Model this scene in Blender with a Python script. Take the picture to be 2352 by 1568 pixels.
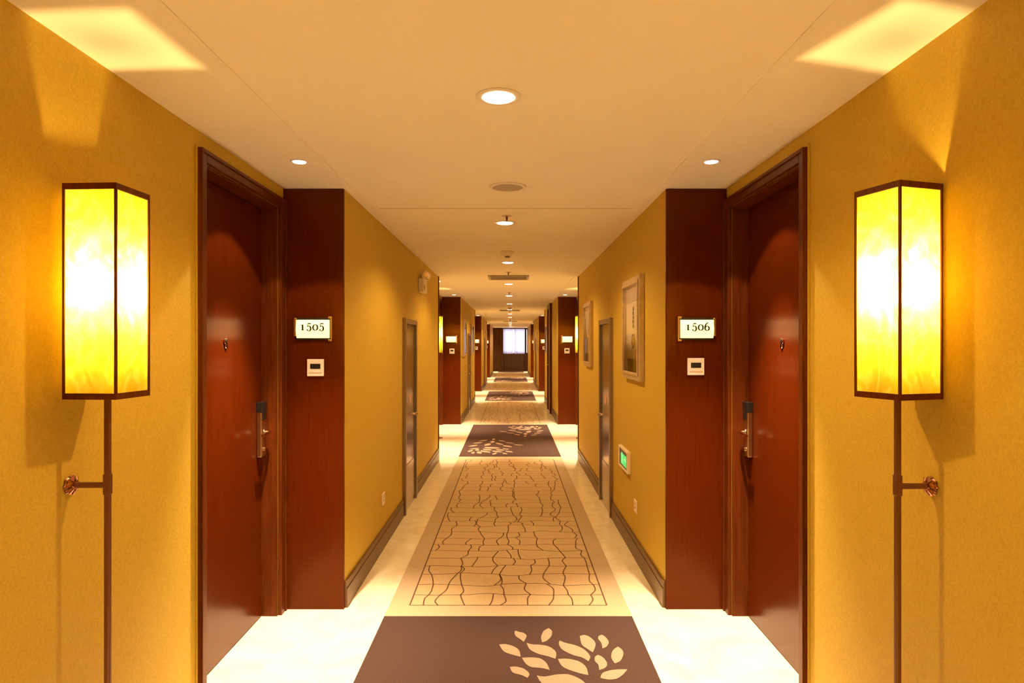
import bpy, math, random
from math import pi, sin, cos, radians
random.seed(7)
C = bpy.context.scene.collection
for o in list(bpy.data.objects): bpy.data.objects.remove(o)
SC = bpy.context.scene

# ------------------------------------------------------------------ camera
EYE = 1.463
CAMX = 0.034
cd = bpy.data.cameras.new('camera'); cam = bpy.data.objects.new('camera', cd); C.objects.link(cam)
cam.location = (CAMX, 0, EYE); cam.rotation_euler = (pi/2, 0, 0)
cd.sensor_width = 36; cd.lens = 36*1500/2352
cd.shift_x = (1176-1174)/2352; cd.shift_y = (789.5-784)/2352
cd.clip_start = 0.05; cd.clip_end = 200
SC.camera = cam
# ------------------------------------------------------------------ exposure and world (daylight beyond the end window)
vs = SC.view_settings
vs.view_transform = 'Standard'; vs.look = 'None'; vs.gamma = 1; vs.use_curve_mapping = False
vs.exposure = 0.08
w = bpy.data.worlds.new('world'); SC.world = w; w.use_nodes = True
w.node_tree.nodes['Background'].inputs[0].default_value = (0.82, 0.86, 1.0, 1)
w.node_tree.nodes['Background'].inputs[1].default_value = 5.0
# ------------------------------------------------------------------ light levels
COL_CENTRE = (1.0, 0.62, 0.25)
COL_SIDE = (1.0, 0.75, 0.48)
COL_BULB = (1.0, 0.65, 0.22)
P_CENTRE = 57.0
P_SIDE_CORE = 680.0
P_SIDE_SPILL = 30.0
S_BULB = 3300.0

# ------------------------------------------------------------------ sizes
H = 2.319          # side soffit height
TR = 0.004         # tray recess of the middle ceiling
NX = 0.89          # half width of the narrow corridor
AX = 1.223         # half width at the door bays
TX = 0.842         # half width of the ceiling tray
P = 8.28           # two-room module
Y_IN, Y_OUT = 3.60, 8.29   # narrow block from .. to (module 0)
Y_END = 35.2
Y_BACK = -2.6
NB = 4

# ------------------------------------------------------------------ materials
def mat(name, col, rough=0.5, metal=0.0, spec=0.5, coat=0.0, emis=None, estr=0.0):
    m = bpy.data.materials.new(name); m.use_nodes = True
    b = m.node_tree.nodes['Principled BSDF']
    b.inputs['Base Color'].default_value = (*col, 1)
    b.inputs['Roughness'].default_value = rough
    b.inputs['Metallic'].default_value = metal
    b.inputs['Specular IOR Level'].default_value = spec
    b.inputs['Coat Weight'].default_value = coat
    b.inputs['Coat Roughness'].default_value = 0.06
    if emis:
        b.inputs['Emission Color'].default_value = (*emis, 1)
        b.inputs['Emission Strength'].default_value = estr
    return m
def nodes(m): return m.node_tree.nodes, m.node_tree.links, m.node_tree.nodes['Principled BSDF']
def add_noise(m, c1, c2, scale=(1, 1, 1), nscale=10, detail=4, lo=0.35, hi=0.65, bump=0.0, bdist=0.001, dist=0.0):
    N, L, b = nodes(m)
    tc = N.new('ShaderNodeTexCoord'); mp = N.new('ShaderNodeMapping'); mp.inputs['Scale'].default_value = scale
    nz = N.new('ShaderNodeTexNoise'); nz.inputs['Scale'].default_value = nscale; nz.inputs['Detail'].default_value = detail
    nz.inputs['Distortion'].default_value = dist
    cr = N.new('ShaderNodeValToRGB'); cr.color_ramp.elements[0].position = lo; cr.color_ramp.elements[1].position = hi
    cr.color_ramp.elements[0].color = (*c1, 1); cr.color_ramp.elements[1].color = (*c2, 1)
    L.new(tc.outputs['Object'], mp.inputs[0]); L.new(mp.outputs[0], nz.inputs['Vector'])
    L.new(nz.outputs['Fac'], cr.inputs[0]); L.new(cr.outputs[0], b.inputs['Base Color'])
    if bump:
        bp = N.new('ShaderNodeBump'); bp.inputs['Strength'].default_value = bump; bp.inputs['Distance'].default_value = bdist
        L.new(nz.outputs['Fac'], bp.inputs['Height']); L.new(bp.outputs[0], b.inputs['Normal'])
    return m

M = {}
M['paper'] = add_noise(mat('gold_wallpaper', (.66, .5, .2), .6, spec=.3), (.545, .370, .038), (.625, .438, .052), nscale=95, detail=3, bump=.35, bdist=.002, dist=1.2)
M['ceiling'] = add_noise(mat('cream_paint', (.8, .72, .56), .75, spec=.2), (.92, .86, .73), (.94, .89, .76), nscale=2)
M['wood'] = add_noise(mat('red_brown_lacquered_wood', (.25, .06, .01), .23, spec=.3), (.066, .0085, .0006), (.086, .0122, .0009), scale=(14, 14, .9), nscale=5, detail=6, lo=.25, hi=.75)
M['wood_dark'] = add_noise(mat('dark_brown_moulding', (.12, .035, .012), .34, spec=.3), (.075, .014, .002), (.115, .024, .004), scale=(14, 14, 1), nscale=5, detail=5)
M['gap'] = mat('dark_gap', (.015, .006, .004), .8)
M['base'] = add_noise(mat('brown_skirting', (.2, .105, .04), .4, spec=.4), (.115, .056, .016), (.15, .075, .022), scale=(8, 1, 8), nscale=6)
M['steel'] = add_noise(mat('brushed_steel', (.5, .45, .42), .19, metal=1.0), (.30, .24, .20), (.44, .36, .31), scale=(30, 30, 1), nscale=6, detail=4)
M['steel_frame'] = mat('satin_steel', (.36, .29, .24), .34, metal=1.0)
M['brass'] = mat('satin_brass', (.62, .44, .24), .3, metal=1.0)
M['chrome'] = mat('polished_brass', (.85, .72, .58), .12, metal=1.0)
M['copper'] = mat('bronze_tube', (.20, .08, .03), .36, metal=.6)
M['copper_bright'] = mat('copper_rosette', (.42, .18, .09), .2, metal=1.0)
M['black'] = mat('black_plastic', (.012, .011, .011), .3)
M['cream'] = mat('cream_plastic', (.88, .78, .66), .4)
M['white'] = mat('white_trim', (.82, .76, .66), .45)
M['grille'] = mat('speaker_grille', (.42, .36, .27), .6)
M['gilt'] = mat('gilded_side_rail', (.9, .62, .16), .22, metal=.9)
M['silver'] = add_noise(mat('champagne_silver_frame', (.6, .5, .36), .32, metal=.45), (.60, .46, .27), (.70, .56, .36), nscale=30)
M['ink'] = mat('black_ink', (.02, .02, .015), .6)
M['glow_plate'] = mat('lit_acrylic', (.9, .85, .6), .3, emis=(1.0, .84, .34), estr=1.45)
M['lens'] = mat('lit_lamp_glass', (.9, .9, .9), .3, emis=(1.0, .86, .62), estr=9)
M['lens_side'] = mat('lit_spot_glass', (.9, .9, .9), .3, emis=(1.0, .9, .8), estr=6)
M['green_lit'] = mat('lit_green_panel', (.02, .4, .12), .4, emis=(.02, .75, .16), estr=.75)
M['green_pale'] = mat('lit_pale_green', (.3, .8, .4), .4, emis=(.25, .9, .35), estr=.9)
M['carpet_light'] = add_noise(mat('tan_carpet', (.55, .42, .27), .95, spec=.05), (.50, .36, .20), (.56, .41, .24), nscale=260, detail=2, bump=.6, bdist=.003)
M['carpet_edge'] = add_noise(mat('dull_tan_carpet', (.5, .38, .25), .95, spec=.05), (.45, .335, .21), (.51, .385, .245), nscale=260, detail=2, bump=.6, bdist=.003)
M['carpet_dark'] = add_noise(mat('brown_carpet', (.2, .11, .07), .95, spec=.05), (.056, .032, .026), (.084, .047, .038), nscale=220, detail=3, bump=.6, bdist=.003)
M['carpet_line'] = mat('dark_brown_yarn', (.14, .075, .045), .95, spec=.05)
M['carpet_leaf'] = add_noise(mat('cream_yarn', (.66, .5, .32), .95, spec=.05), (.34, .225, .150), (.40, .262, .178), nscale=240, detail=2, bump=.5, bdist=.003)
M['drape'] = add_noise(mat('brown_drape', (.12, .06, .02), .8), (.10, .040, .010), (.16, .066, .016), scale=(6, 6, .4), nscale=4)
M['panel_dark'] = add_noise(mat('dark_wood_panelling', (.06, .03, .014), .5), (.05, .018, .007), (.085, .034, .011), scale=(9, 9, .6), nscale=3)
M['picture_paper'] = mat('picture_paper', (.86, .76, .58), .6)
M['picture_mauve'] = mat('picture_mauve', (.62, .46, .38), .6)
M['picture_gold'] = mat('picture_gold', (.75, .5, .08), .5)
M['picture_brown'] = mat('picture_brown', (.16, .09, .04), .5)

for k_ in ('wood', 'wood_dark'): nodes(M[k_])[2].inputs['Specular Tint'].default_value = (1, .62, .3, 1)
# marble floor
m = mat('cream_marble', (.8, .72, .55), .17, spec=.5); M['floor'] = m
N, L, b = nodes(m)
tc = N.new('ShaderNodeTexCoord')
nz = N.new('ShaderNodeTexNoise'); nz.inputs['Scale'].default_value = 3.2; nz.inputs['Detail'].default_value = 9; nz.inputs['Distortion'].default_value = 1.4; nz.inputs['Roughness'].default_value = .62
L.new(tc.outputs['Object'], nz.inputs['Vector'])
cr = N.new('ShaderNodeValToRGB'); cr.color_ramp.elements[0].position = .34; cr.color_ramp.elements[0].color = (.78, .66, .46, 1)
cr.color_ramp.elements[1].position = .58; cr.color_ramp.elements[1].color = (.86, .78, .60, 1)
L.new(nz.outputs['Fac'], cr.inputs[0])
br = N.new('ShaderNodeTexBrick'); br.offset = 0; br.inputs['Scale'].default_value = 1; br.inputs['Brick Width'].default_value = .8; br.inputs['Row Height'].default_value = .8
br.inputs['Mortar Size'].default_value = .0016; br.inputs['Color1'].default_value = br.inputs['Color2'].default_value = (1, 1, 1, 1); br.inputs['Mortar'].default_value = (.88, .85, .80, 1)
L.new(tc.outputs['Object'], br.inputs['Vector'])
mx = N.new('ShaderNodeMixRGB'); mx.blend_type = 'MULTIPLY'; mx.inputs[0].default_value = 1
L.new(cr.outputs[0], mx.inputs[1]); L.new(br.outputs[0], mx.inputs[2]); L.new(mx.outputs[0], b.inputs['Base Color'])

# lantern panel: translucent parchment with wisps
m = bpy.data.materials.new('amber_parchment'); m.use_nodes = True; M['shade'] = m
N = m.node_tree.nodes; L = m.node_tree.links; N.remove(N['Principled BSDF']); out = N['Material Output']
tc = N.new('ShaderNodeTexCoord'); mp = N.new('ShaderNodeMapping'); mp.inputs['Scale'].default_value = (1, 1, .7)
nz = N.new('ShaderNodeTexNoise'); nz.inputs['Scale'].default_value = 13; nz.inputs['Detail'].default_value = 3; nz.inputs['Distortion'].default_value = 2.6
cr = N.new('ShaderNodeValToRGB'); cr.color_ramp.elements[0].position = .45; cr.color_ramp.elements[0].color = (.78, .62, .032, 1)
cr.color_ramp.elements[1].position = .72; cr.color_ramp.elements[1].color = (.92, .82, .12, 1)
tl = N.new('ShaderNodeBsdfTranslucent'); df = N.new('ShaderNodeBsdfDiffuse'); df.inputs[0].default_value = (.8, .62, .2, 1)
ms = N.new('ShaderNodeMixShader'); ms.inputs[0].default_value = .08
L.new(tc.outputs['Object'], mp.inputs[0]); L.new(mp.outputs[0], nz.inputs['Vector']); L.new(nz.outputs['Fac'], cr.inputs[0])
L.new(cr.outputs[0], tl.inputs[0]); L.new(tl.outputs[0], ms.inputs[1]); L.new(df.outputs[0], ms.inputs[2]); L.new(ms.outputs[0], out.inputs[0])
# sheer curtain
m = bpy.data.materials.new('white_sheer'); m.use_nodes = True; M['sheer'] = m
N = m.node_tree.nodes; L = m.node_tree.links; N.remove(N['Principled BSDF']); out = N['Material Output']
tl = N.new('ShaderNodeBsdfTranslucent'); tl.inputs[0].default_value = (.84, .80, .88, 1)
tp = N.new('ShaderNodeBsdfTransparent'); tp.inputs[0].default_value = (.95, .93, 1, 1)
ms = N.new('ShaderNodeMixShader'); ms.inputs[0].default_value = .08
L.new(tl.outputs[0], ms.inputs[1]); L.new(tp.outputs[0], ms.inputs[2]); L.new(ms.outputs[0], out.inputs[0])
# clear glass (window) and picture glass
def glass(name, refl):
    m = bpy.data.materials.new(name); m.use_nodes = True
    N = m.node_tree.nodes; L = m.node_tree.links; N.remove(N['Principled BSDF']); out = N['Material Output']
    tp = N.new('ShaderNodeBsdfTransparent'); tp.inputs[0].default_value = (.97, .97, .97, 1)
    gl = N.new('ShaderNodeBsdfGlossy'); gl.inputs['Roughness'].default_value = .02
    fr = N.new('ShaderNodeFresnel'); fr.inputs['IOR'].default_value = refl
    ms = N.new('ShaderNodeMixShader')
    L.new(fr.outputs[0], ms.inputs[0]); L.new(tp.outputs[0], ms.inputs[1]); L.new(gl.outputs[0], ms.inputs[2]); L.new(ms.outputs[0], out.inputs[0])
    return m
M['glass'] = glass('clear_glass', 1.45)

# ------------------------------------------------------------------ mesh builder
class MB:
    def __init__(s): s.v = []; s.f = []; s.m = []
    def face(s, pts, mi=0):
        n = len(s.v); s.v += [tuple(p) for p in pts]; s.f.append(tuple(range(n, n+len(pts)))); s.m.append(mi)
    def box(s, x0, x1, y0, y1, z0, z1, mi=0):
        if x0 > x1: x0, x1 = x1, x0
        if y0 > y1: y0, y1 = y1, y0
        n = len(s.v)
        s.v += [(x0,y0,z0),(x1,y0,z0),(x1,y1,z0),(x0,y1,z0),(x0,y0,z1),(x1,y0,z1),(x1,y1,z1),(x0,y1,z1)]
        for q in ((0,3,2,1),(4,5,6,7),(0,1,5,4),(1,2,6,5),(2,3,7,6),(3,0,4,7)):
            s.f.append(tuple(n+i for i in q)); s.m.append(mi)
        return s
    def lathe(s, prof, c=(0,0,0), axis='z', seg=32, mi=0, lobes=0, lobe=0.0):
        # prof: list of (radius, height) ; axis direction
        n = len(s.v)
        for (r, h) in prof:
            for i in range(seg):
                a = 2*pi*i/seg; rr = r*(1+lobe*cos(lobes*a)) if lobes else r
                p = (rr*cos(a), rr*sin(a), h)
                if axis == 'x': p = (p[2], p[0], p[1])
                elif axis == 'y': p = (p[0], p[2], p[1])
                s.v.append((p[0]+c[0], p[1]+c[1], p[2]+c[2]))
        k = len(prof)
        for j in range(k-1):
            for i in range(seg):
                a = n+j*seg+i; b_ = n+j*seg+(i+1) % seg
                s.f.append((a, b_, b_+seg, a+seg)); s.m.append(mi)
        s.f.append(tuple(n+i for i in reversed(range(seg)))); s.m.append(mi)
        s.f.append(tuple(n+(k-1)*seg+i for i in range(seg))); s.m.append(mi)
        return s
    def cyl(s, c, r, h, axis='z', seg=24, mi=0):
        return s.lathe([(r, 0), (r, h)], c, axis, seg, mi)
    def tube(s, path, r, seg=12, mi=0):
        from mathutils import Vector
        pts = [Vector(p) for p in path]; n0 = len(s.v)
        for i, p in enumerate(pts):
            d = (pts[min(i+1, len(pts)-1)]-pts[max(i-1, 0)]).normalized()
            up = Vector((0, 0, 1)) if abs(d.z) < .9 else Vector((1, 0, 0))
            a = d.cross(up).normalized(); b_ = a.cross(d).normalized()
            for k in range(seg):
                t = 2*pi*k/seg; q = p+a*(r*cos(t))+b_*(r*sin(t)); s.v.append(tuple(q))
        for i in range(len(pts)-1):
            for k in range(seg):
                a = n0+i*seg+k; b_ = n0+i*seg+(k+1) % seg
                s.f.append((a, b_, b_+seg, a+seg)); s.m.append(mi)
        s.f.append(tuple(n0+k for k in reversed(range(seg)))); s.m.append(mi)
        s.f.append(tuple(n0+(len(pts)-1)*seg+k for k in range(seg))); s.m.append(mi)
        return s
    def mirror(s, sg):
        if sg < 0:
            s.v = [(-x, y, z) for x, y, z in s.v]; s.f = [tuple(reversed(f)) for f in s.f]
        return s
    def build(s, name, mats, parent=None, bevel=0, smooth=False, seg=2):
        me = bpy.data.meshes.new(name); me.from_pydata(s.v, [], s.f)
        if not isinstance(mats, (list, tuple)): mats = [mats]
        for k in mats: me.materials.append(k)
        for p, i in zip(me.polygons, s.m): p.material_index = i; p.use_smooth = smooth
        me.validate(); me.update()
        if smooth and hasattr(me, 'set_sharp_from_angle'): me.set_sharp_from_angle(angle=radians(40))
        o = bpy.data.objects.new(name, me); C.objects.link(o)
        if parent: o.parent = parent
        if bevel:
            b_ = o.modifiers.new('bevel', 'BEVEL'); b_.width = bevel; b_.segments = seg; b_.limit_method = 'ANGLE'
        return o
def tag(o, label=None, cat=None, group=None, kind=None):
    if label: o['label'] = label
    if cat: o['category'] = cat
    if group: o['group'] = group
    if kind: o['kind'] = kind
    return o
def empty(name, loc=(0, 0, 0)):
    o = bpy.data.objects.new(name, None); o.empty_display_size = .1; C.objects.link(o); o.location = loc; return o
def copy_tree(o, dy=0, parent=None):
    c = o.copy(); C.objects.link(c)
    if parent is not None: c.parent = parent
    else: c.location.y += dy
    for ch in list(o.children): copy_tree(ch, 0, c)
    return c
def struct(o, label=None): return tag(o, label=label, kind='structure')
ORD = ['nearest', 'second', 'third', 'fourth', 'fifth', 'sixth', 'seventh', 'eighth', 'ninth', 'tenth', 'eleventh', 'twelfth', 'thirteenth', 'fourteenth']
SIDE = {-1: 'left', 1: 'right'}

# ------------------------------------------------------------------ shell
struct(MB().box(-1.7, 1.7, Y_BACK-.2, Y_END+.2, -.15, 0).build('floor', M['floor']), 'polished cream marble floor beside the carpet')
mb = MB()
mb.box(-1.7, -TX, Y_BACK-.2, Y_END+.2, H, H+.2).box(TX, 1.7, Y_BACK-.2, Y_END+.2, H, H+.2).box(-TX, TX, Y_BACK-.2, Y_END+.2, H+TR, H+.2)
struct(mb.build('ceiling', M['ceiling']), 'cream ceiling with shallow raised middle band')
D0, D1, DH = 2.657, 3.52, 2.20      # door opening (module 0)
for sg in (-1, 1):
    mb = MB()
    mb.box(1.37, 1.55, Y_BACK-.2, Y_END+.2, 0, H)
    mb.box(NX, 1.37, Y_BACK, .01-.03, 0, H)
    for k in range(NB):
        mb.box(NX, 1.37, Y_IN+.02+k*P, Y_OUT-.03+k*P, 0, H)
    for k in range(NB):
        y = k*P
        mb.box(AX, 1.37, y-.02, y+D0, 0, H)
        mb.box(AX, 1.37, y+D0, y+D1, DH, H)
        mb.box(AX, 1.37, y+D1, y+Y_IN+.02, 0, H)
    mb.box(AX, 1.37, Y_OUT-.03+(NB-1)*P, Y_END, 0, H)
    struct(mb.mirror(sg).build('wall_'+SIDE[sg], M['paper']), 'gold wallpapered corridor wall on the %s' % SIDE[sg])
struct(MB().box(-1.55, 1.55, Y_BACK-.2, Y_BACK, 0, H+TR).build('wall_back', M['paper']))
# end wall with a window opening
WX0, WX1, WZ0, WZ1 = -.43, .93, .95, 2.275
mb = MB()
mb.box(-1.37, WX0, Y_END, Y_END+.2, 0, H).box(WX1, 1.37, Y_END, Y_END+.2, 0, H).box(WX0, WX1, Y_END, Y_END+.2, 0, WZ0).box(WX0, WX1, Y_END, Y_END+.2, WZ1, H)
struct(mb.build('wall_end', M['panel_dark']), 'dark wall around the window at the far end')
mb = MB()
for (a, c_) in ((WX0, WX0+.05), (WX1-.05, WX1), (.22, .26)): mb.box(a, c_, Y_END+.05, Y_END+.10, WZ0, WZ1)
mb.box(WX0+.05, WX1-.05, Y_END+.05, Y_END+.10, WZ0, WZ0+.05).box(WX0+.05, WX1-.05, Y_END+.05, Y_END+.10, WZ1-.05, WZ1)
wf = struct(mb.build('window_1', M['white']), 'bright window at the far end')
MB().box(WX0+.05, .22, Y_END+.07, Y_END+.076, WZ0+.05, WZ1-.05).box(.26, WX1-.05, Y_END+.07, Y_END+.076, WZ0+.05, WZ1-.05).build('pane', M['glass'], wf)
# panelling under the window
mb = MB().box(-.42, .95, Y_END-.03, Y_END, .0, WZ0-.02)
for i in range(9): mb.box(-.40+i*.15, -.40+i*.15+.12, Y_END-.04, Y_END-.03, .10, WZ0-.08)
struct(mb.build('trim_wainscot', M['panel_dark'], bevel=.004), 'dark panelling below the far window')
def cloth(name, x0, x1, y, z0, z1, amp, waves, m, jag=0):
    mb = MB(); n = max(24, int(waves*12)); nz = 6
    for side in (0, 1):
        for j in range(nz+1):
            for i in range(n+1):
                t = i/n; zz = z0+(z1-z0)*j/nz
                if j == 0 and jag: zz += jag*sin(t*waves*pi*1.3)
                a = amp*(1+.15*sin(t*9+j*.3))
                mb.v.append((x0+(x1-x0)*t, y+a*sin(2*pi*waves*t)+side*.003, zz))
    st = (nz+1)*(n+1)
    for side in (0, 1):
        for j in range(nz):
            for i in range(n):
                a = side*st+j*(n+1)+i; q = (a, a+1, a+n+2, a+n+1)
                mb.f.append(q if side == 0 else tuple(reversed(q))); mb.m.append(0)
    if amp > .03: pass
    return mb.build(name, m, smooth=True)
tag(cloth('sheer_curtain', -.40, .14, Y_END-.10, .93, 2.27, .018, 6, M['sheer'], .01), 'left half of the white sheer curtains over the far window', 'curtain', 'white sheer curtains')
tag(cloth('sheer_curtain', .19, .75, Y_END-.10, .93, 2.27, .018, 6, M['sheer'], .01), 'right half of the white sheer curtains over the far window', 'curtain', 'white sheer curtains')
tag(cloth('brown_curtain', -1.12, -.39, Y_END-.16, .01, 2.26, .035, 7, M['drape']), 'wide dark brown floor-length curtain left of the far window', 'curtain', 'brown curtains at the far end')
tag(cloth('brown_curtain', .755, .86, Y_END-.16, .01, 2.26, .03, 2, M['drape']), 'narrow dark brown curtain right of the far window', 'curtain', 'brown curtains at the far end')

# access seam across the tray ceiling
struct(MB().box(-.80, .80, 4.146, 4.154, H+TR-.001, H+TR+.004).build('trim_ceiling_seam', mat('seam', (.52, .40, .26), .8)), 'thin straight seam across the ceiling')

# wood cladding on the block ends (one plank panel each)
n = 1
for k in range(NB):
    for sg in (-1, 1):
        o = MB().box(NX-.002, AX-.0, Y_IN+k*P, Y_IN+k*P+.02, 0, H-.001).mirror(sg).build('trim_%d' % n, M['wood'], bevel=.002); n += 1
        struct(o, 'red-brown wood panel facing the camera on the %s, %s from the camera' % (SIDE[sg], ORD[k]))
        o = MB().box(NX-.012, AX, Y_OUT+k*P-.03, Y_OUT+k*P, 0, H-.001).mirror(sg).build('trim_%d' % n, M['wood_dark'], bevel=.002); n += 1
        struct(o)
for sg in (-1, 1):
    struct(MB().box(NX-.012, AX, -.02, .01, 0, H-.001).mirror(sg).build('trim_%d' % n, M['wood_dark'], bevel=.002)); n += 1

# skirting: two-step profile, interrupted by the service doors
def skirt_runs(sg):
    runs = []
    for k in range(NB):
        y0, y1 = Y_IN+.022+k*P, Y_OUT-.032+k*P
        if (k, sg) == (1, 1): cut = (13.62, 14.72)
        elif k < 3: cut = ((5.545, 6.255) if sg < 0 else (5.475, 6.195)); cut = (cut[0]+k*P, cut[1]+k*P)
        else: cut = None
        if cut: runs += [(y0, cut[0]), (cut[1], y1)]
        else: runs.append((y0, y1))
    return runs
for sg in (-1, 1):
    mb = MB()
    for (a, c_) in skirt_runs(sg)+[(Y_BACK, -.022)]:
        mb.box(NX-.016, NX, a, c_, 0, .105); mb.box(NX-.011, NX, a, c_, .105, .112); mb.box(NX-.014, NX, a, c_, .112, .145)
    struct(mb.mirror(sg).build('baseboard_'+SIDE[sg], M['base']), 'brown skirting along the foot of the %s wall' % SIDE[sg])

# ------------------------------------------------------------------ guest room doors
LX = 1.306      # leaf face
def make_door(sg, idx, label):
    root = empty('door_%d' % idx, (0, 0, 0)); struct(root, label)
    # casing + jamb lining
    mb = MB()
    mb.box(AX-.020, AX-.0005, D0-.05, D0, 0, DH+.05).box(AX-.020, AX-.0005, D1, Y_IN-.001, 0, DH+.05).box(AX-.020, AX-.0005, D0, D1, DH, DH+.05)
    mb.box(AX-.026, AX-.020, D0-.05, D0-.034, 0, DH+.05).box(AX-.026, AX-.020, D1+.055, Y_IN-.001, 0, DH+.05).box(AX-.026, AX-.020, D0-.034, D1+.055, DH+.034, DH+.05)
    mb.box(AX-.0005, 1.365, D0, D0+.012, 0, DH-.012).box(AX-.0005, 1.365, D1-.012, D1, 0, DH-.012).box(AX-.0005, 1.365, D0, D1, DH-.012, DH)
    mb.mirror(sg).build('door_frame', M['wood_dark'], root, bevel=.0025)
    MB().box(AX-.007, AX-.0005, D0-.060, D0-.0505, 0, DH+.06).box(AX-.007, AX-.0005, D0-.0505, D1+.05, DH+.0505, DH+.0585).mirror(sg).build('edge_bead', M['paper'], root, bevel=.001)
    MB().box(LX, LX+.045, D0+.016, D1-.017, .006, DH-.016).mirror(sg).build('door_leaf', M['wood'], root, bevel=.002)
    # lock body with lever
    yc, zc = D1-.052, 1.005
    lk = MB().box(LX-.028, LX-.0005, yc-.034, yc+.034, zc-.14, zc+.115).mirror(sg).build('lock_plate', M['brass'], root, bevel=.006, seg=3)
    MB().box(LX-.031, LX-.0008, yc-.036, yc+.036, zc+.097, zc+.150).box(LX-.031, LX-.027, yc-.026, yc+.030, zc+.055, zc+.0965).mirror(sg).build('card_reader', M['black'], lk, bevel=.003)
    mb = MB(); mb.cyl((LX-.050, yc, zc-.012), .0105, .022, 'x'); mb.lathe([(.019, 0), (.020, .003), (.014, .006)], (LX-.034, yc, zc-.012), 'x', 24)
    mb.tube([(LX-.050, yc+.004, zc-.012), (LX-.062, yc-.002, zc-.012), (LX-.067, yc-.02, zc-.011), (LX-.067, yc-.06, zc-.010), (LX-.066, yc-.105, zc-.012), (LX-.064, yc-.118, zc-.014)], .0085, 12)
    mb.mirror(sg).build('lever_handle', M['chrome'], lk, smooth=True)
    MB().lathe([(.010, 0), (.010, .004), (.005, .006)], (LX-.034, yc, zc-.100), 'x', 20).mirror(sg).build('key_cylinder', M['chrome'], lk, smooth=True)
    mb = MB(); mb.lathe([(.015, 0), (.0155, .003), (.013, .007), (.009, .0075)], (LX-.008, 3.055, 1.475), 'x', 24)
    mb.lathe([(.011, 0), (.012, .003), (.008, .0055)], (LX-.0065, 3.065, 1.452), 'x', 20)
    mb.mirror(sg).build('door_viewer', M['chrome'], root, smooth=True)
    return root
n = 1
for sg in (-1, 1):
    d0 = None
    for k in range(NB):
        lab = 'red-brown guest room door in the %s wall, %s from the camera' % (SIDE[sg], ORD[k])
        if d0 is None: d0 = make_door(sg, n, lab)
        else:
            c_ = copy_tree(d0, k*P); c_.name = 'door_%d' % n; c_['label'] = lab
        n += 1

# ------------------------------------------------------------------ number plates (scroll-shaped lit boxes)
def stroke(mb, pts, y, th, tv, sg_, mi=0):
    # broad-nib stroke: thin when running sideways, thick when running upright
    import mathutils
    P2 = [mathutils.Vector(p) for p in pts]; L_ = []; R_ = []
    for i, p in enumerate(P2):
        d = (P2[min(i+1, len(P2)-1)]-P2[max(i-1, 0)]).normalized()
        wd = th+(tv-th)*abs(d.y)**1.6; nn = mathutils.Vector((-d.y, d.x))*wd/2
        L_.append(p+nn); R_.append(p-nn)
    for i in range(len(P2)-1):
        mb.face([(L_[i].x, y, L_[i].y), (R_[i].x, y, R_[i].y), (R_[i+1].x, y, R_[i+1].y), (L_[i+1].x, y, L_[i+1].y)], mi)
def arc(cx, cz, rx, rz, a0, a1, n=16):
    return [(cx+rx*cos(radians(a0+(a1-a0)*i/n)), cz+rz*sin(radians(a0+(a1-a0)*i/n))) for i in range(n+1)]
def digit(mb, ch, cx, y, h):
    # h = x-height ; old-style figures
    wv, wh = h*.30, h*.12
    if ch == '1':
        stroke(mb, [(cx, 0), (cx, h*.5), (cx, h)], y, wh, wv, 1); stroke(mb, [(cx-h*.24, wh/2), (cx+h*.24, wh/2)], y, wh, wv, 1)
        stroke(mb, [(cx-h*.26, h*.88), (cx, h*.97)], y, wh, wh*1.4, 1)
    if ch == '0':
        stroke(mb, arc(cx, h*.5, h*.40, h*.5, 0, 360, 30), y, wh, wv, 1)
    if ch == '5':
        stroke(mb, [(cx-h*.22, h*1.18), (cx+h*.34, h*1.18)], y, h*.2, wv, 1)
        stroke(mb, [(cx-h*.24, h*1.1), (cx-h*.26, h*.62)], y, wh, wh, 1)
        stroke(mb, arc(cx-h*.02, h*.32, h*.34, h*.44, 130, -120, 22), y, wh, wv, 1)
        stroke(mb, arc(cx-h*.28, h*.07, h*.07, h*.07, 0, 360, 10), y, wv*.5, wv*.5, 1)
    if ch == '6':
        stroke(mb, arc(cx, h*.36, h*.36, h*.38, 0, 360, 28), y, wh, wv, 1)
        stroke(mb, arc(cx+h*.36, h*.42, h*.74, h*.96, 178, 100, 12), y, wh, wv*.9, 1)
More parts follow.
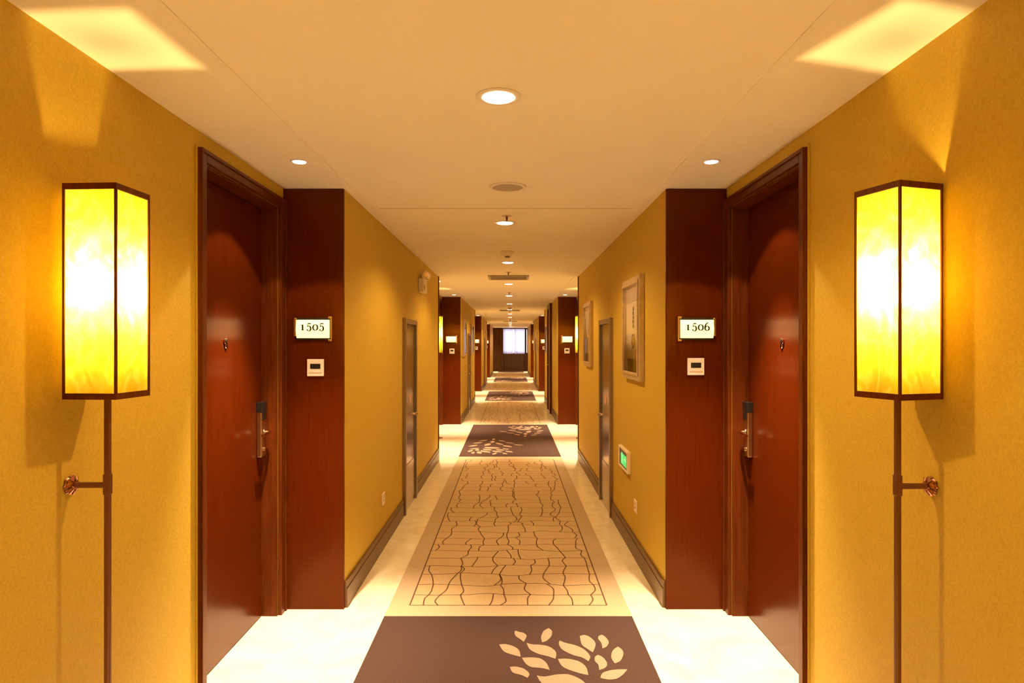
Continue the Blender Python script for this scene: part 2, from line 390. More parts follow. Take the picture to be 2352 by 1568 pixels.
def make_plate(sg, text):
    yf = Y_IN; cx = 1.052; cz = 1.545
    root = empty('room_number_sign', (sg*cx, yf, cz))
    def bld(mb, name, m, par=root, **kw):
        mb.v = [(x*sg, y, z) for x, y, z in mb.v]
        if sg < 0: mb.f = [tuple(reversed(f)) for f in mb.f]
        return mb.build(name, m, par, **kw)
    # x measured outward; inner (corridor) edge is at -x
    bld(MB().box(-.098, .098, -.010, -.0005, -.060, .060), 'back_plate', M['black'], bevel=.002)
    mb = MB(); n_ = 16; x0, x1 = -.088, .090
    for j in range(n_+1):
        t = j/n_; zz = -.050+.1*t; yy = -.018-.016*sin(pi*t)
        for x in (x0, x1): mb.v.append((x, yy, zz))
    for j in range(n_): mb.f.append((2*j, 2*j+1, 2*j+3, 2*j+2)); mb.m.append(0)
    b0 = len(mb.v)
    for j in range(n_+1):
        for x in (x0, x1): mb.v.append((x, -.0105, -.050+.1*j/n_))
    for j in range(n_):
        mb.f.append((b0+2*j, b0+2*j+2, b0+2*j+3, b0+2*j+1)); mb.m.append(0)
        mb.f.append((2*j, 2*j+2, b0+2*j+2, b0+2*j)); mb.m.append(0); mb.f.append((2*j+1, b0+2*j+1, b0+2*j+3, 2*j+3)); mb.m.append(0)
    mb.f.append((0, b0, b0+1, 1)); mb.m.append(0); mb.f.append((2*n_, 2*n_+1, b0+2*n_+1, b0+2*n_)); mb.m.append(0)
    acr = bld(mb, 'lit_panel', M['glow_plate'])
    mb = MB().box(-.108, -.099, -.040, -.0005, -.058, .066).box(-.122+.014, -.088, -.042, -.034, .058, .068).box(-.108, -.088, -.042, -.034, -.068, -.058)
    bld(mb, 'side_rail', M['gilt'], bevel=.002)
    bld(MB().box(.0905, .104, -.028, -.0005, -.040, .060), 'side_rail', M['gilt'], bevel=.003)
    if text:
        mb = MB(); h = .031
        for i, ch in enumerate(text): digit(mb, ch, -.052+i*.0345, -.0365, h)
        mb.v = [(x+.0, y, z-.008) for x, y, z in mb.v]
        mb.build('number', M['ink'], acr)
    return root
def make_thermo(sg):
    cx = 1.050 if sg > 0 else 1.042; cz = 1.332 if sg < 0 else 1.338
    root = empty('thermostat', (sg*cx, Y_IN, cz))
    MB().box(-.046, .046, -.012, -.0005, -.047, .047).build('housing', M['cream'], root, bevel=.003)
    MB().box(-.028, .028, -.0135, -.0122, -.006, .022).build('screen', M['black'], root)
    MB().box(-.036, .036, -.0133, -.0122, -.030, -.025).build('button_strip', mat('tan_line', (.62, .42, .25), .5), root)
    return root
for sg in (-1, 1):
    a = make_plate(sg, '1505' if sg < 0 else '1506')
    tag(a, 'lit room number sign reading %s on the %s wood panel' % ('1505' if sg < 0 else '1506', SIDE[sg]), 'sign', 'lit room number signs')
    pl = make_plate(sg, '')
    t = make_thermo(sg)
    tag(t, 'square cream thermostat with black screen on the nearest %s wood panel' % SIDE[sg], 'thermostat', 'thermostats under the room signs')
    pl.location.y += P
    for k in range(1, NB):
        q = pl if k == 1 else copy_tree(pl, (k-1)*P)
        tag(q, 'lit room number sign on the %s side, %s from the camera' % (SIDE[sg], ORD[k]), 'sign', 'lit room number signs')
        q = copy_tree(t, k*P)
        tag(q, 'small square thermostat on the %s side, %s from the camera' % (SIDE[sg], ORD[k]), 'thermostat', 'thermostats under the room signs')

# ------------------------------------------------------------------ lantern lamps
def light(name, kind, loc, power, col, parent=None, **kw):
    l = bpy.data.lights.new(name, kind); l.energy = power; l.color = col
    for k, v in kw.items(): setattr(l, k, v)
    o = bpy.data.objects.new(name, l); C.objects.link(o); o.location = loc
    if parent: o.parent = parent
    return o
def make_lamp(sg):
    X, Y = (1.113, 1.857) if sg < 0 else (1.124, 1.842)
    root = empty('standing_lantern', (sg*X, Y, 0))
    HB, hw = .0775, .0765
    z0, z1 = EYE-.0855*1.78-.0, EYE+.2468*1.78
    # frame
    mb = MB()
    for (zz0, zz1) in ((z0, z0+.017), (z1-.017, z1)):
        mb.box(-hw, hw, -hw, -hw+.006, zz0, zz1).box(-hw, hw, hw-.006, hw, zz0, zz1)
        mb.box(-hw, -hw+.006, -hw+.006, hw-.006, zz0, zz1).box(hw-.006, hw, -hw+.006, hw-.006, zz0, zz1)
    for sx in (-1, 1):
        for sy in (-1, 1):
            mb.box(sx*hw, sx*(hw-.0062), sy*hw, sy*(hw-.0062), z0+.017, z1-.017)
    mb.box(-hw+.006, hw-.006, -.006, .006, z0, z0+.008); mb.box(-.006, .006, -hw+.006, -.006, z0, z0+.008); mb.box(-.006, .006, .006, hw-.006, z0, z0+.008)
    fr = mb.build('lantern_frame', M['wood_dark'], root)
    i = hw-.0045
    for (nm, a) in (('shade_panel', (-i, i, -i-.001, -i+.0005)), ('shade_panel', (-i, i, i-.0005, i+.001)), ('shade_panel', (-i-.001, -i+.0005, -i, i)), ('shade_panel', (i-.0005, i+.001, -i, i))):
        x0, x1, y0, y1 = a
        # single translucent sheet on the middle plane of the slot
        mb = MB()
        if abs(x1-x0) > abs(y1-y0): ym = (y0+y1)/2; mb.face([(x0, ym, z0+.015), (x1, ym, z0+.015), (x1, ym, z1-.015), (x0, ym, z1-.015)])
        else: xm = (x0+x1)/2; mb.face([(xm, y0, z0+.015), (xm, y1, z0+.015), (xm, y1, z1-.015), (xm, y0, z1-.015)])
        mb.build(nm, M['shade'], root)
    MB().box(-i+.001, i-.001, -i+.001, i-.001, z0+.008, z0+.011).build('bottom_plate', M['wood_dark'], root)
    # pole: square tube with a groove
    pw = .0075
    MB().box(-pw, pw, -pw, pw, .012, z0).build('pole', M['copper'], root, bevel=.003, seg=2)
    MB().lathe([(.085, 0), (.085, .006), (.078, .011), (.02, .013)], (0, 0, 0), 'z', 40).build('base', M['copper'], root, smooth=True)
    MB().box(-.0095, .0095, -.0095, .0095, 1.035, 1.094).build('clamp', M['copper'], root, bevel=.003)
    wd = AX-X
    MB().cyl((sg*.0095 if sg > 0 else -wd+.012, 0, 1.062), .0085, wd-.0215, 'x', 16).build('bracket_arm', M['copper'], root, smooth=True)
    mb = MB(); mb.lathe([(.024, 0), (.027, .004), (.022, .009), (.026, .012), (.017, .017), (.011, .020)], (0, 0, 0), 'x', 48, lobes=8, lobe=.09)
    if sg < 0: mb.v = [(x, y, z) for x, y, z in mb.v]
    else: mb.v = [(-x, y, z) for x, y, z in mb.v]; mb.f = [tuple(reversed(f)) for f in mb.f]
    mb.v = [(x+sg*(wd-.0005), y, z+1.062) for x, y, z in mb.v]
    mb.build('wall_rosette', M['copper_bright'], root, smooth=True)
    zb = EYE+.172
    MB().lathe([(.0125, 0), (.0135, .02), (.0135, .035), (.009, .04)], (0, 0, zb-.103), 'z', 20).build('bulb_holder', M['cream'], root, smooth=True)
    MB().cyl((0, 0, z0+.011), .006, zb-.103-z0-.011, 'z', 12).build('stem', M['copper'], root)
    for ch in root.children:
        if ch.name.split('.')[0] in ('lantern_frame', 'shade_panel', 'bottom_plate'): ch.rotation_euler.z = radians(-3 if sg < 0 else 17.4)
    b_ = MB().lathe([(.006, -.0625), (.0085, -.058), (.0085, .015), (.0080, .028), (.0055, .034)], (0, 0, zb), 'z', 20).build('bulb', M['bulb'], root, smooth=True)
    return root
M['bulb'] = mat('lit_bulb', (1, .9, .7), .4, emis=COL_BULB, estr=1)
M['bulb'].node_tree.nodes['Principled BSDF'].inputs['Emission Strength'].default_value = S_BULB
for sg in (-1, 1):
    l0 = make_lamp(sg)
    for k in range(NB):
        q = l0 if k == 0 else copy_tree(l0, k*P)
        lab = ('square amber lantern lamp on a bronze pole by the %s wall, nearest the camera' % SIDE[sg]) if k == 0 else 'glowing amber lantern lamp in the %s wall bay, %s from the camera' % (SIDE[sg], ORD[k])
        tag(q, lab, 'lamp', 'amber lantern lamps along the walls')

# ------------------------------------------------------------------ ceiling fittings
def downlight(name, r, h, lens, depth):
    root = empty(name, (0, 0, 0))
    MB().lathe([(r*.74, -.0008), (r*.74, -.004), (r*.9, -.0055), (r, -.003), (r, -.0008)], (0, 0, 0), 'z', 40).build('trim_ring', M['white'], root, smooth=True)
    prof = [(r*.72, -.0045), (r*.68, -.0045-depth*.45), (r*.55, -.0045-depth*.8), (r*.25, -.0045-depth), (.001, -.0045-depth*1.02)]
    MB().lathe(list(reversed(prof)), (0, 0, 0), 'z', 40).build('lamp_glass', lens, root, smooth=True)
    return root
centre_y = [2.27, 4.63, 6.88, 9.34, 11.62, 13.98, 16.33, 18.7, 21.0, 23.35, 25.7, 28.05, 30.4, 32.75]
c0 = downlight('ceiling_downlight', .079, H+TR, M['lens'], .006)
ls = light('downlight_beam', 'SPOT', (0, 0, -.03), P_CENTRE, COL_CENTRE, c0, spot_size=radians(150), spot_blend=.45, shadow_soft_size=.035)
for i, y in enumerate(centre_y):
    q = c0 if i == 0 else copy_tree(c0)
    q.location = (-.010 if i < 2 else 0, y, H+TR)
    tag(q, 'round lit downlight on the ceiling centreline, %s from the camera' % ORD[i], 'ceiling light', 'downlights along the ceiling centreline')
q = None
s0 = downlight('spot_downlight', .042, H, M['lens_side'], .004)
light('spot_core', 'SPOT', (0, 0, -.02), P_SIDE_CORE, COL_SIDE, s0, spot_size=radians(60), spot_blend=1.0, shadow_soft_size=.02)
light('spot_spill', 'SPOT', (0, 0, -.02), P_SIDE_SPILL, COL_SIDE, s0, spot_size=radians(97), spot_blend=.12, shadow_soft_size=.02)
first = True
for k in range(NB+1):
    for dy, wh in ((.60, 'near'), (3.06, 'far')):
        for sg in (-1, 1):
            if k == NB:
                if wh == 'far': continue
            q = s0 if first else copy_tree(s0); first = False
            q.location = (-.958 if sg < 0 else .972, dy+k*P, H)
            tag(q, 'small bright spot in the ceiling strip on the %s, %s end of the %s bay' % (SIDE[sg], wh, ORD[k]), 'ceiling light', 'small side spots above the doors')
# speaker
r0 = empty('ceiling_speaker', (.015, 3.575, H+TR))
MB().lathe([(.082, -.0008), (.082, -.006), (.095, -.008), (.103, -.004), (.103, -.0008)], seg=48).build('rim', M['white'], r0, smooth=True)
MB().lathe([(.080, -.0008), (.080, -.004), (.02, -.005)], seg=48).build('grille', M['grille'], r0, smooth=True)
tag(r0, 'round ceiling speaker with a dull grille behind the nearest downlight', 'speaker')
# sprinklers
sp = empty('sprinkler', (0, 0, 0))
MB().lathe([(.038, -.0008), (.037, -.003), (.020, -.006)], seg=32).build('escutcheon', M['brass'], sp, smooth=True)
MB().lathe([(.007, -.006), (.007, -.024), (.004, -.026), (.004, -.034), (.013, -.035), (.013, -.037)], seg=20).build('head', mat('dark_bronze', (.16, .08, .04), .4, metal=.8), sp, smooth=True)
for i, y in enumerate([4.39, 7.82, 10.9, 14.2, 17.3, 20.5, 23.9, 27.2, 30.6]):
    q = sp if i == 0 else copy_tree(sp)
    q.location = (.005 if i == 0 else .0, y, H+TR)
    tag(q, 'small bronze sprinkler on the ceiling, %s from the camera' % ORD[i], 'sprinkler', 'sprinklers along the ceiling')
# smoke detectors
sd = empty('smoke_detector', (0, 6.07, H+TR))
MB().lathe([(.060, -.0008), (.060, -.012), (.052, -.024), (.034, -.046)], seg=36).build('housing', M['cream'], sd, smooth=True)
MB().lathe([(.024, -.0462), (.024, -.056), (.018, -.058)], seg=24).build('sensor', mat('sensor_brown', (.2, .13, .08), .5), sd, smooth=True)
tag(sd, 'cream domed smoke detector, nearest on the ceiling', 'smoke detector', 'smoke detectors')
q = copy_tree(sd, P+1.0); tag(q, 'smoke detector further along the ceiling, past the second bay', 'smoke detector', 'smoke detectors')
q = copy_tree(sd, 2*P); tag(q, 'farthest smoke detector on the ceiling', 'smoke detector', 'smoke detectors')
# vents
vt = empty('ceiling_vent', (0, 8.43, H+TR))
mb = MB(); a = .26
for (x0, x1, y0, y1) in ((-a, a, -a, -a+.03), (-a, a, a-.03, a), (-a, -a+.03, -a+.03, a-.03), (a-.03, a, -a+.03, a-.03)): mb.box(x0, x1, y0, y1, -.012, -.0008)
mb.build('frame', M['grille'], vt, bevel=.002)
MB().box(-a+.03, a-.03, -a+.03, a-.03, -.003, -.0008).build('backing', M['gap'], vt)
mb = MB()
for i in range(13):
    y = -a+.045+i*.0355; n0 = len(mb.v)
    mb.box(-a+.03, a-.03, y, y+.012, -.011, -.0045)
mb.build('slats', M['grille'], vt)
for x in (-.2, .2): MB().lathe([(.02, -.0122), (.019, -.018), (.01, -.020)], (x, -.245, 0), seg=20).build('fixing_cap', M['chrome'], vt, smooth=True)
for i in range(3):
    q = vt if i == 0 else copy_tree(vt, i*P)
    tag(q, 'square slatted ceiling vent, %s from the camera' % ORD[i], 'vent', 'ceiling vents')

# ------------------------------------------------------------------ steel service doors
def make_service(sg, y0, y1, top):
    root = empty('service_door', (sg*NX, (y0+y1)/2, 0)); yy0, yy1 = y0-(y0+y1)/2, y1-(y0+y1)/2
    def bld(mb, name, m, **kw):   # local x: distance out of the wall
        mb.v = [(-sg*x, y, z) for x, y, z in mb.v]
        if -sg < 0: mb.f = [tuple(reversed(f)) for f in mb.f]
        return mb.build(name, m, root, **kw)
    fw = .045
    bld(MB().box(.0005, .028, yy0, yy0+fw, 0, top).box(.0005, .028, yy1-fw, yy1, 0, top).box(.0005, .028, yy0+fw, yy1-fw, top-fw, top), 'door_frame', M['steel_frame'], bevel=.002)
    bld(MB().box(.0005, .010, yy0+fw+.003, yy1-fw-.003, .005, top-fw-.003).box(.0101, .013, yy0+fw+.04, yy1-fw-.04, .06, .40), 'door_leaf', M['steel'], bevel=.001)
    bld(MB().lathe([(.012, .0), (.010, .016), (.020, .022), (.021, .034), (.012, .042)], (.0102, yy1-.12, .81), 'x', 24), 'knob', M['chrome'], smooth=True)
    bld(MB().lathe([(.048, 0), (.048, .002), (.044, .003)], (.0102, 0, .97), 'x', 32), 'round_label', mat('pink_label', (.75, .38, .27), .5))
    return root
sl = make_service(-1, 5.56, 6.24, 1.685); tag(sl, 'narrow brushed steel service door low in the left wall, nearest', 'door', 'steel service doors')
for k in (1, 2):
    tag(copy_tree(sl, k*P), 'narrow steel service door in the left wall, %s from the camera' % ORD[k], 'door', 'steel service doors')
sr = make_service(1, 5.49, 6.18, 1.685); tag(sr, 'narrow brushed steel service door in the right wall between two pictures', 'door', 'steel service doors')
tag(copy_tree(sr, 2*P), 'narrow steel service door far down the right wall', 'door', 'steel service doors')
# full height dark wood service door, right wall, second stretch
wd = empty('wooden_service_door', (NX, 14.17, 0))
MB().box(-.05, -.0005, -.52, -.44, 0, H-.002).box(-.05, -.0005, .44, .52, 0, H-.002).box(-.05, -.0005, -.44, .44, H-.10, H-.002).build('door_frame', M['wood_dark'], wd, bevel=.003)
MB().box(-.025, -.0005, -.437, .437, .005, H-.103).build('door_leaf', M['panel_dark'], wd, bevel=.002)
mb = MB(); mb.cyl((-.05, .33, 1.0), .008, .0245, 'x', 12); mb.box(-.062, -.050, .22, .34, .992, 1.008); mb.build('handle', M['brass'], wd)
tag(wd, 'dark full-height wooden door with projecting frame far along the right wall', 'door')

# ------------------------------------------------------------------ framed pictures
def make_picture(sg, y0, y1, z0, z1):
    yc, zc = (y0+y1)/2, (z0+z1)/2
    root = empty('framed_picture', (sg*NX, yc, zc)); a, h = (y1-y0)/2, (z1-z0)/2
    def bld(mb, name, m, par=root, **kw):
        mb.v = [(-sg*x, y, z) for x, y, z in mb.v]
        if -sg < 0: mb.f = [tuple(reversed(f)) for f in mb.f]
        return mb.build(name, m, par, **kw)
    fw = .05
    mb = MB()
    for (ya, yb, za, zb) in ((-a, -a+fw, -h, h), (a-fw, a, -h, h), (-a+fw, a-fw, -h, -h+fw), (-a+fw, a-fw, h-fw, h)): mb.box(.0005, .034, ya, yb, za, zb)
    bld(mb, 'frame', M['silver'], bevel=.004, seg=3)
    mb = MB(); g = .018
    for (ya, yb, za, zb) in ((-a+fw-g, -a+fw-.0005, -h+fw-g, h-fw+g), (a-fw+.0005, a-fw+g, -h+fw-g, h-fw+g), (-a+fw, a-fw, -h+fw-g, -h+fw-.0005), (-a+fw, a-fw, h-fw+.0005, h-fw+g)): mb.box(.0345, .043, ya, yb, za, zb)
    bld(mb, 'inner_moulding', M['silver'], bevel=.003)
    mb = MB(); A, B = a-fw, h-fw
    mb.box(.001, .012, -A, A, -B, B, 0)
    def flat(ya, yb, za, zb, mi, d): mb.face([(d, ya, za), (d, yb, za), (d, yb, zb), (d, ya, zb)], mi)
    flat(-A, A, B*.62, B, 1, .0124)
    flat(-A*.85, A*.85, -B, -B*.70, 3, .0124)
    # dark column of brushwork
    for i, zz in enumerate((.42, .32, .22, .12, .02)):
        flat(-A*.10+.006*(i % 2), A*.10-.005*((i+1) % 2), B*(zz), B*(zz+.085), 3, .0126)
    # vase outline with gold glaze
    pts = [(.0, -.12), (.10, -.13), (.17, -.22), (.18, -.32), (.12, -.42), (.06, -.46), (-.06, -.46), (-.12, -.42), (-.18, -.32), (-.17, -.22), (-.10, -.13)]
    mb.face([(.0126, p[0]*A*1.2, p[1]*B) for p in pts], 3)
    mb.face([(.0128, p[0]*A*.85, (p[1]+.28)*B*.75-.28*B) for p in pts], 2)
    bld(mb, 'print', [M['picture_paper'], M['picture_mauve'], M['picture_gold'], M['picture_brown']])
    bld(MB().face([(.030, -A, -B), (.030, A, -B), (.030, A, B), (.030, -A, B)]) or mb_pane(A, B), 'glass_pane', M['glass'])
    return root
def mb_pane(A, B):
    q = MB(); q.face([(.030, -A, -B), (.030, A, -B), (.030, A, B), (.030, -A, B)]); return q
pr = make_picture(1, 4.19, 4.83, 1.22, 1.915)
tag(pr, 'silver-framed picture of a vase on the right wall, nearest, above the exit sign', 'picture', 'silver-framed pictures')
tag(copy_tree(pr, 2.62), 'silver-framed picture on the right wall just beyond the nearest steel door', 'picture', 'silver-framed pictures')
tag(copy_tree(pr, 2.62+P), 'silver-framed picture on the right wall beyond the dark wooden door', 'picture', 'silver-framed pictures')
tag(copy_tree(pr, 2*P), 'distant silver-framed picture on the right wall before the last steel door', 'picture', 'silver-framed pictures')
tag(copy_tree(pr, 2.62+2*P), 'distant silver-framed picture on the right wall after the last steel door', 'picture', 'silver-framed pictures')
pl = make_picture(-1, 4.10+P, 4.74+P, 1.22, 1.915)
tag(pl, 'silver-framed picture on the left wall, the first one after the second wood panel', 'picture', 'silver-framed pictures')
tag(copy_tree(pl, 2.55), 'silver-framed picture on the left wall beyond the second steel door', 'picture', 'silver-framed pictures')
tag(copy_tree(pl, 2.55+P), 'distant silver-framed picture on the left wall past the third steel door', 'picture', 'silver-framed pictures')

# ------------------------------------------------------------------ exit sign, sockets, emergency light
ex = empty('exit_sign', (NX, 4.865, EYE-.855))
mb = MB(); a, h = .19, .078
for (ya, yb, za, zb) in ((-a, -a+.022, -h, h), (a-.022, a, -h, h), (-a+.022, a-.022, -h, -h+.014), (-a+.022, a-.022, h-.014, h)): mb.box(-.026, -.0005, ya, yb, za, zb)
mb.build('surround', M['cream'], ex, bevel=.002)
MB().box(-.020, -.0005, -a+.0225, a-.0225, -h+.0145, h-.0145).build('black_face', M['black'], ex)
x = -.0205
mb = MB()
def q2(pts, mi, xx=x): mb.face([(xx, p[0], p[1]) for p in pts], mi)
q2([(-.125, -.050), (.105, -.050), (.105, .034), (-.125, .034)][::-1], 0)
xs = x-.0006
# running figure and arrow
def blob(cy, cz, r): q2([(cy+r*cos(t*pi/6), cz+r*sin(t*pi/6)) for t in range(12)], 1, xs)
def limb(a_, b_, w_):
    dy, dz = b_[0]-a_[0], b_[1]-a_[1]; l_ = math.hypot(dy, dz); ny, nz_ = -dz/l_*w_/2, dy/l_*w_/2
    q2([(a_[0]+ny, a_[1]+nz_), (a_[0]-ny, a_[1]-nz_), (b_[0]-ny, b_[1]-nz_), (b_[0]+ny, b_[1]+nz_)], 1, xs)
blob(.050, .034, .009)
limb((.045, .026), (.032, -.005), .016); limb((.043, .020), (.066, .008), .007); limb((.066, .008), (.080, .018), .006)
limb((.043, .020), (.018, .014), .007); limb((.018, .014), (.012, -.002), .006)
limb((.032, -.004), (.056, -.016), .009); limb((.056, -.016), (.050, -.040), .008)
limb((.032, -.004), (.018, -.026), .009); limb((.018, -.026), (-.008, -.030), .008)
limb((-.030, .0), (-.085, .0), .014); q2([(-.080, .024), (-.115, 0), (-.080, -.024)], 1, xs)
q2([(.080, -.044), (.087, -.044), (.087, .030), (.080, .030)], 1, xs)
mb.build('pictogram', [M['green_lit'], M['green_pale']], ex)
tag(ex, 'green lit exit sign with running figure low on the right wall', 'sign')
def socket(sg, y, z, lab):
    r = empty('wall_socket', (sg*NX, y, z))
    MB().box(-sg*.008, -sg*.0005, -.043, .043, -.043, .043).build('cover_plate', M['cream'], r, bevel=.002)
    mb = MB()
    for (dy, dz) in ((-.008, .014), (.008, .014), (0, -.012), (-.013, -.010), (.013, -.010)): mb.box(-sg*.0088, -sg*.0081, dy-.0016, dy+.0016, dz-.005, dz+.005)
    mb.build('pin_slots', M['black'], r)
    tag(r, lab, 'socket')
socket(-1, 4.70, EYE-1.115, 'cream wall socket low on the left wall')
socket(1, 4.47, EYE-1.110, 'cream wall socket low on the right wall under the exit sign')
em = empty('emergency_light', (-NX, 6.62, 2.05))
MB().box(.0005, .055, -.13, .13, -.07, .065).build('battery_case', M['cream'], em, bevel=.006)
MB().box(.0555, .0565, -.10, -.03, -.045, .0).build('label_plate', M['grille'], em)
for y in (-.075, .075):
    hd = MB().lathe([(.018, .0), (.036, .012), (.042, .040), (.042, .050), (.036, .052)], (0, 0, 0), 'x', 28).build('lamp_head', M['cream'], em, smooth=True)
    hd.location = (.035, y, .115); hd.rotation_euler = (0, radians(18), radians(-38))
    g = MB().lathe([(.034, .0525), (.030, .054), (.008, .050)], (0, 0, 0), 'x', 24).build('reflector', M['chrome'], hd, smooth=True)
    MB().cyl((.035, y, .0655), .008, .022, 'z', 12).build('swivel', M['grille'], em)
tag(em, 'twin-head emergency light high on the left wall', 'emergency light')

# ------------------------------------------------------------------ carpet runner
def floorpt(px, py):
    s = (py-789.5)/.822
    return ((px-1174)/s*1.78+CAMX, 2670.0/s)
def cat(pts, n=6):
    out = []
    for i in range(len(pts)-1):
        p0 = pts[max(i-1, 0)]; p1 = pts[i]; p2 = pts[i+1]; p3 = pts[min(i+2, len(pts)-1)]
        for k in range(n):
            t = k/n
            out.append(tuple(.5*((2*p1[d])+(-p0[d]+p2[d])*t+(2*p0[d]-5*p1[d]+4*p2[d]-p3[d])*t*t+(-p0[d]+3*p1[d]-3*p2[d]+p3[d])*t**3) for d in (0, 1)))
    out.append(pts[-1]); return out
LEAF = [
 ([(232,410),(330,405),(450,440),(525,500),(545,590)], [(545,590),(430,560),(300,510),(232,410)]),
 ([(470,205),(530,225),(590,240),(632,285),(590,372)], [(590,372),(540,330),(480,290),(455,240),(470,205)]),
 ([(955,168),(1003,215),(990,290),(930,350),(860,378)], [(860,378),(845,300),(880,215),(955,168)]),
 ([(632,385),(720,408),(850,415),(970,445),(1060,520),(1055,620)], [(1055,620),(950,585),(800,545),(680,480),(632,385)]),
 ([(1115,350),(1200,385),(1340,420),(1470,480),(1560,580),(1535,655)], [(1535,655),(1440,600),(1300,560),(1150,480),(1105,400),(1115,350)]),
 ([(1410,285),(1480,270),(1570,310),(1640,400),(1600,525)], [(1600,525),(1530,480),(1440,410),(1410,285)]),
 ([(1680,290),(1730,268),(1790,305),(1832,375),(1800,440),(1738,468)], [(1738,468),(1725,390),(1680,330),(1680,290)]),
 ([(1965,440),(2030,490),(2045,560),(2000,650),(1920,688)], [(1920,688),(1870,600),(1890,500),(1965,440)]),
 ([(565,605),(700,600),(830,615),(920,680),(970,785)], [(970,785),(850,755),(700,740),(620,690),(565,605)]),
 ([(1090,622),(1240,620),(1400,660),(1500,740),(1535,860)], [(1535,860),(1400,830),(1200,760),(1130,700),(1090,622)]),
 ([(1630,590),(1680,565),(1760,610),(1808,690),(1780,750),(1692,785)], [(1692,785),(1680,710),(1630,650),(1630,590)]),
 ([(390,740),(480,735),(600,770),(672,840),(645,900)], [(645,900),(560,860),(430,820),(390,740)]),
 ([(2105,775),(2040,850),(1950,910),(1830,925),(1710,900)], [(1710,900),(1740,830),(1850,790),(1980,775),(2105,775)]),
 ([(780,865),(900,880),(1080,850),(1250,850),(1400,910),(1480,970),(1560,1080)], [(1560,1080),(1300,1090),(1000,1060),(850,970),(780,865)]),
]
leafpoly = []
for up, lo in LEAF:
    pts = cat(up)+cat(lo)[1:-1]
    leafpoly.append([floorpt(1110+p[0]/6.357, 1420+p[1]/6.357) for p in pts])
# the rest of the spray, nearer than the frame edge (seen again in the far bays)
def simple_leaf(cx, cy, ln, wd_, ang):
    pts = []
    for i in range(13):
        t = i/12; pts.append((t*ln-ln/2, wd_*sin(pi*t)**.8*(.55+.25*t)))
    for i in range(11, 0, -1):
        t = i/12; pts.append((t*ln-ln/2, -wd_*sin(pi*t)**.8*(.55-.2*t)))
    ca, sa = cos(ang), sin(ang)
    return [(cx+x_*ca-y_*sa, cy+x_*sa+y_*ca) for x_, y_ in pts]
for (cx, cy, ln, wd_, an) in ((.05, 2.66, .2, .06, -.9), (-.1, 2.55, .16, .05, -.5), (.52, 2.62, .2, .06, .9), (.33, 2.52, .24, .07, 1.3), (.16, 2.45, .22, .06, -1.1), (.47, 2.36, .18, .06, .7),
                              (.02, 2.36, .18, .05, -.7), (.27, 2.27, .2, .06, 1.5), (.13, 2.18, .16, .05, -1.0), (.4, 2.14, .17, .05, .8), (.26, 2.02, .16, .04, 1.5)):
    leafpoly.append(simple_leaf(cx, cy, ln, wd_, an))
CC, CW, ZT = .018, .662, .009
mb = MB()
def strip(x0, x1, y0, y1, mi): mb.box(x0, x1, y0, y1, .0003, ZT, mi)
dark = [(.14+k*P, 3.49+k*P) for k in range(NB)]
light_ = [(3.49+k*P, 8.42+k*P) for k in range(NB)]
strip(CC-CW, CC+CW, Y_BACK+.1, .14, 1)
IW = .548
for (a, c_) in dark: strip(CC-CW, CC+CW, a, c_, 2)
for (a, c_) in light_:
    c_ = min(c_, Y_END-.3)
    b0, b1 = a+.145, c_-.21
    strip(CC-CW, CC-IW, a, c_, 1); strip(CC+IW, CC+CW, a, c_, 1); strip(CC-IW, CC+IW, a, b0, 1); strip(CC-IW, CC+IW, b1, c_, 1)
    strip(CC-IW, CC+IW, b0, b1, 0)
strip(CC-CW, CC+CW, light_[-1][1], Y_END-.32, 2)
def seg(a_, b_, w_, z=ZT+.0006, mi=3):
    dx, dy = b_[0]-a_[0], b_[1]-a_[1]; l_ = math.hypot(dx, dy)
    if l_ < 1e-6: return
    nx, ny = -dy/l_*w_/2, dx/l_*w_/2
    mb.face([(a_[0]-nx, a_[1]-ny, z), (b_[0]-nx, b_[1]-ny, z), (b_[0]+nx, b_[1]+ny, z), (a_[0]+nx, a_[1]+ny, z)][::1], mi)
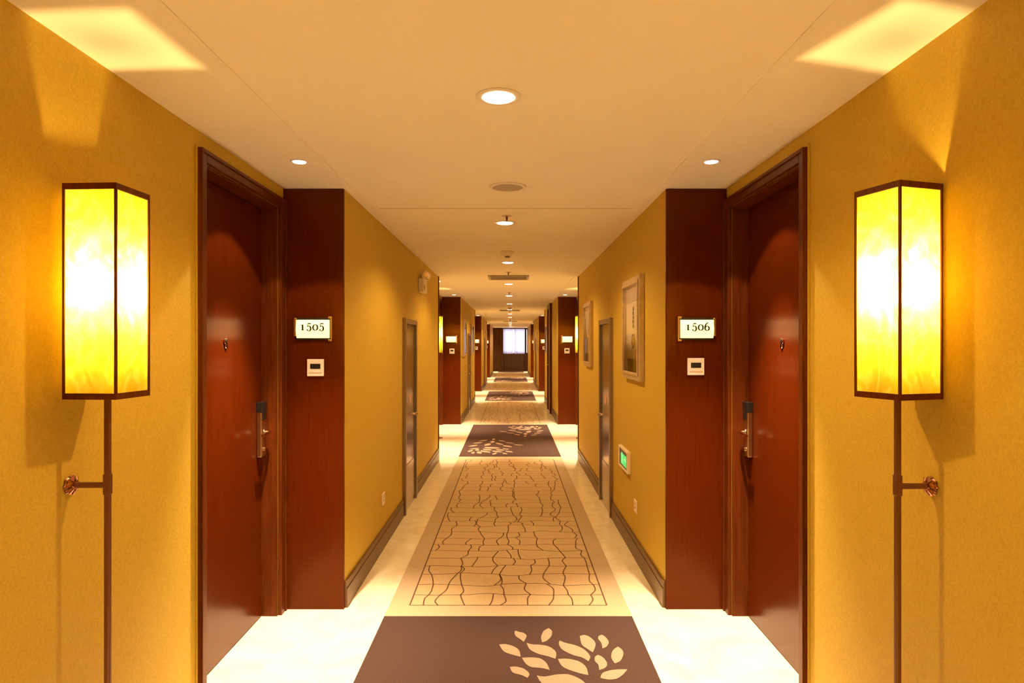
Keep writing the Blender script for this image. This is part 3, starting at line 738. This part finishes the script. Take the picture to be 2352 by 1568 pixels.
def masonry(y0, y1, rnd):
    # frame line
    seg((CC-IW, y0), (CC-IW, y1), .008); seg((CC+IW, y0), (CC+IW, y1), .008); seg((CC-IW, y0), (CC+IW, y0), .007); seg((CC-IW, y1), (CC+IW, y1), .007)
    ys = [y0]
    while ys[-1] < y1-.22: ys.append(ys[-1]+rnd.uniform(.125, .185))
    ys.append(y1)
    NXX = 29; lines = []
    for i, yy in enumerate(ys):
        flat = i in (0, len(ys)-1); ph = [rnd.uniform(0, 6.3) for _ in range(3)]
        f = []
        for j in range(NXX):
            t = j/(NXX-1); x_ = CC-IW+2*IW*t; env = sin(pi*t)
            f.append((x_, yy if flat else yy+env*(.016*sin(5*t*2+ph[0])+.011*sin(13*t+ph[1])+.006*sin(29*t+ph[2]))))
        lines.append(f)
        if not flat:
            for j in range(NXX-1): seg(f[j], f[j+1], .0056)
    def yat(i, x_):
        t = (x_-(CC-IW))/(2*IW)*(NXX-1); j = max(0, min(NXX-2, int(t))); u = t-j
        return lines[i][j][1]*(1-u)+lines[i][j+1][1]*u
    # wandering upright cracks: some restart from row to row
    cols = [CC-IW+.08+i*.117+rnd.uniform(-.02, .02) for i in range(9)]
    home = list(cols)
    for i in range(len(ys)-1):
        for c_i in range(len(cols)):
            if rnd.random() < .3: cols[c_i] = home[c_i]+rnd.uniform(-.05, .05)
            if rnd.random() < .15: continue
            xa = cols[c_i]; xb = min(max(xa+rnd.uniform(-.045, .045), home[c_i]-.062), home[c_i]+.062)
            xb = min(max(xb, CC-IW+.03), CC+IW-.03)
            ya, yb = yat(i, xa), yat(i+1, xb); xm = (xa+xb)/2+rnd.uniform(-.024, .024); ym = ya+(yb-ya)*rnd.uniform(.35, .65)
            pts = cat([(xa, ya), (xm, ym), (xb, yb)], 3)
            for p_, q_ in zip(pts, pts[1:]): seg(p_, q_, .0075)
            cols[c_i] = xb
for k, (a, c_) in enumerate(light_):
    c_ = min(c_, Y_END-.3)
    masonry(a+.145, c_-.21, random.Random(11+k))
cy0 = (.14+3.49)/2
def addleaf(poly, mi=4):
    ar = sum(p[0]*q[1]-q[0]*p[1] for p, q in zip(poly, poly[1:]+poly[:1]))
    if ar < 0: poly = poly[::-1]
    cx = sum(p[0] for p in poly)/len(poly); cy = sum(p[1] for p in poly)/len(poly)
    big = [(cx+(p[0]-cx)*1.0+(.006 if p[0] > cx else -.006)*.7, cy+(p[1]-cy)*1.0+(.006 if p[1] > cy else -.006)*.7) for p in poly]
    mb.face([(p[0], p[1], ZT+.0012) for p in poly], mi)
for k in range(NB):
    for poly in leafpoly:
        addleaf([(x_, y_+k*P) for x_, y_ in poly])
        if k > 0: addleaf([(2*CC-x_*1.05, 2*cy0-(y_-3.34)*1.05-3.34+k*P) for x_, y_ in poly])
o = mb.build('carpet_runner', [M['carpet_light'], M['carpet_edge'], M['carpet_dark'], M['carpet_line'], M['carpet_leaf']])
tag(o, 'long carpet runner with crazy-paving lines and leaf sprays down the corridor middle', 'carpet')
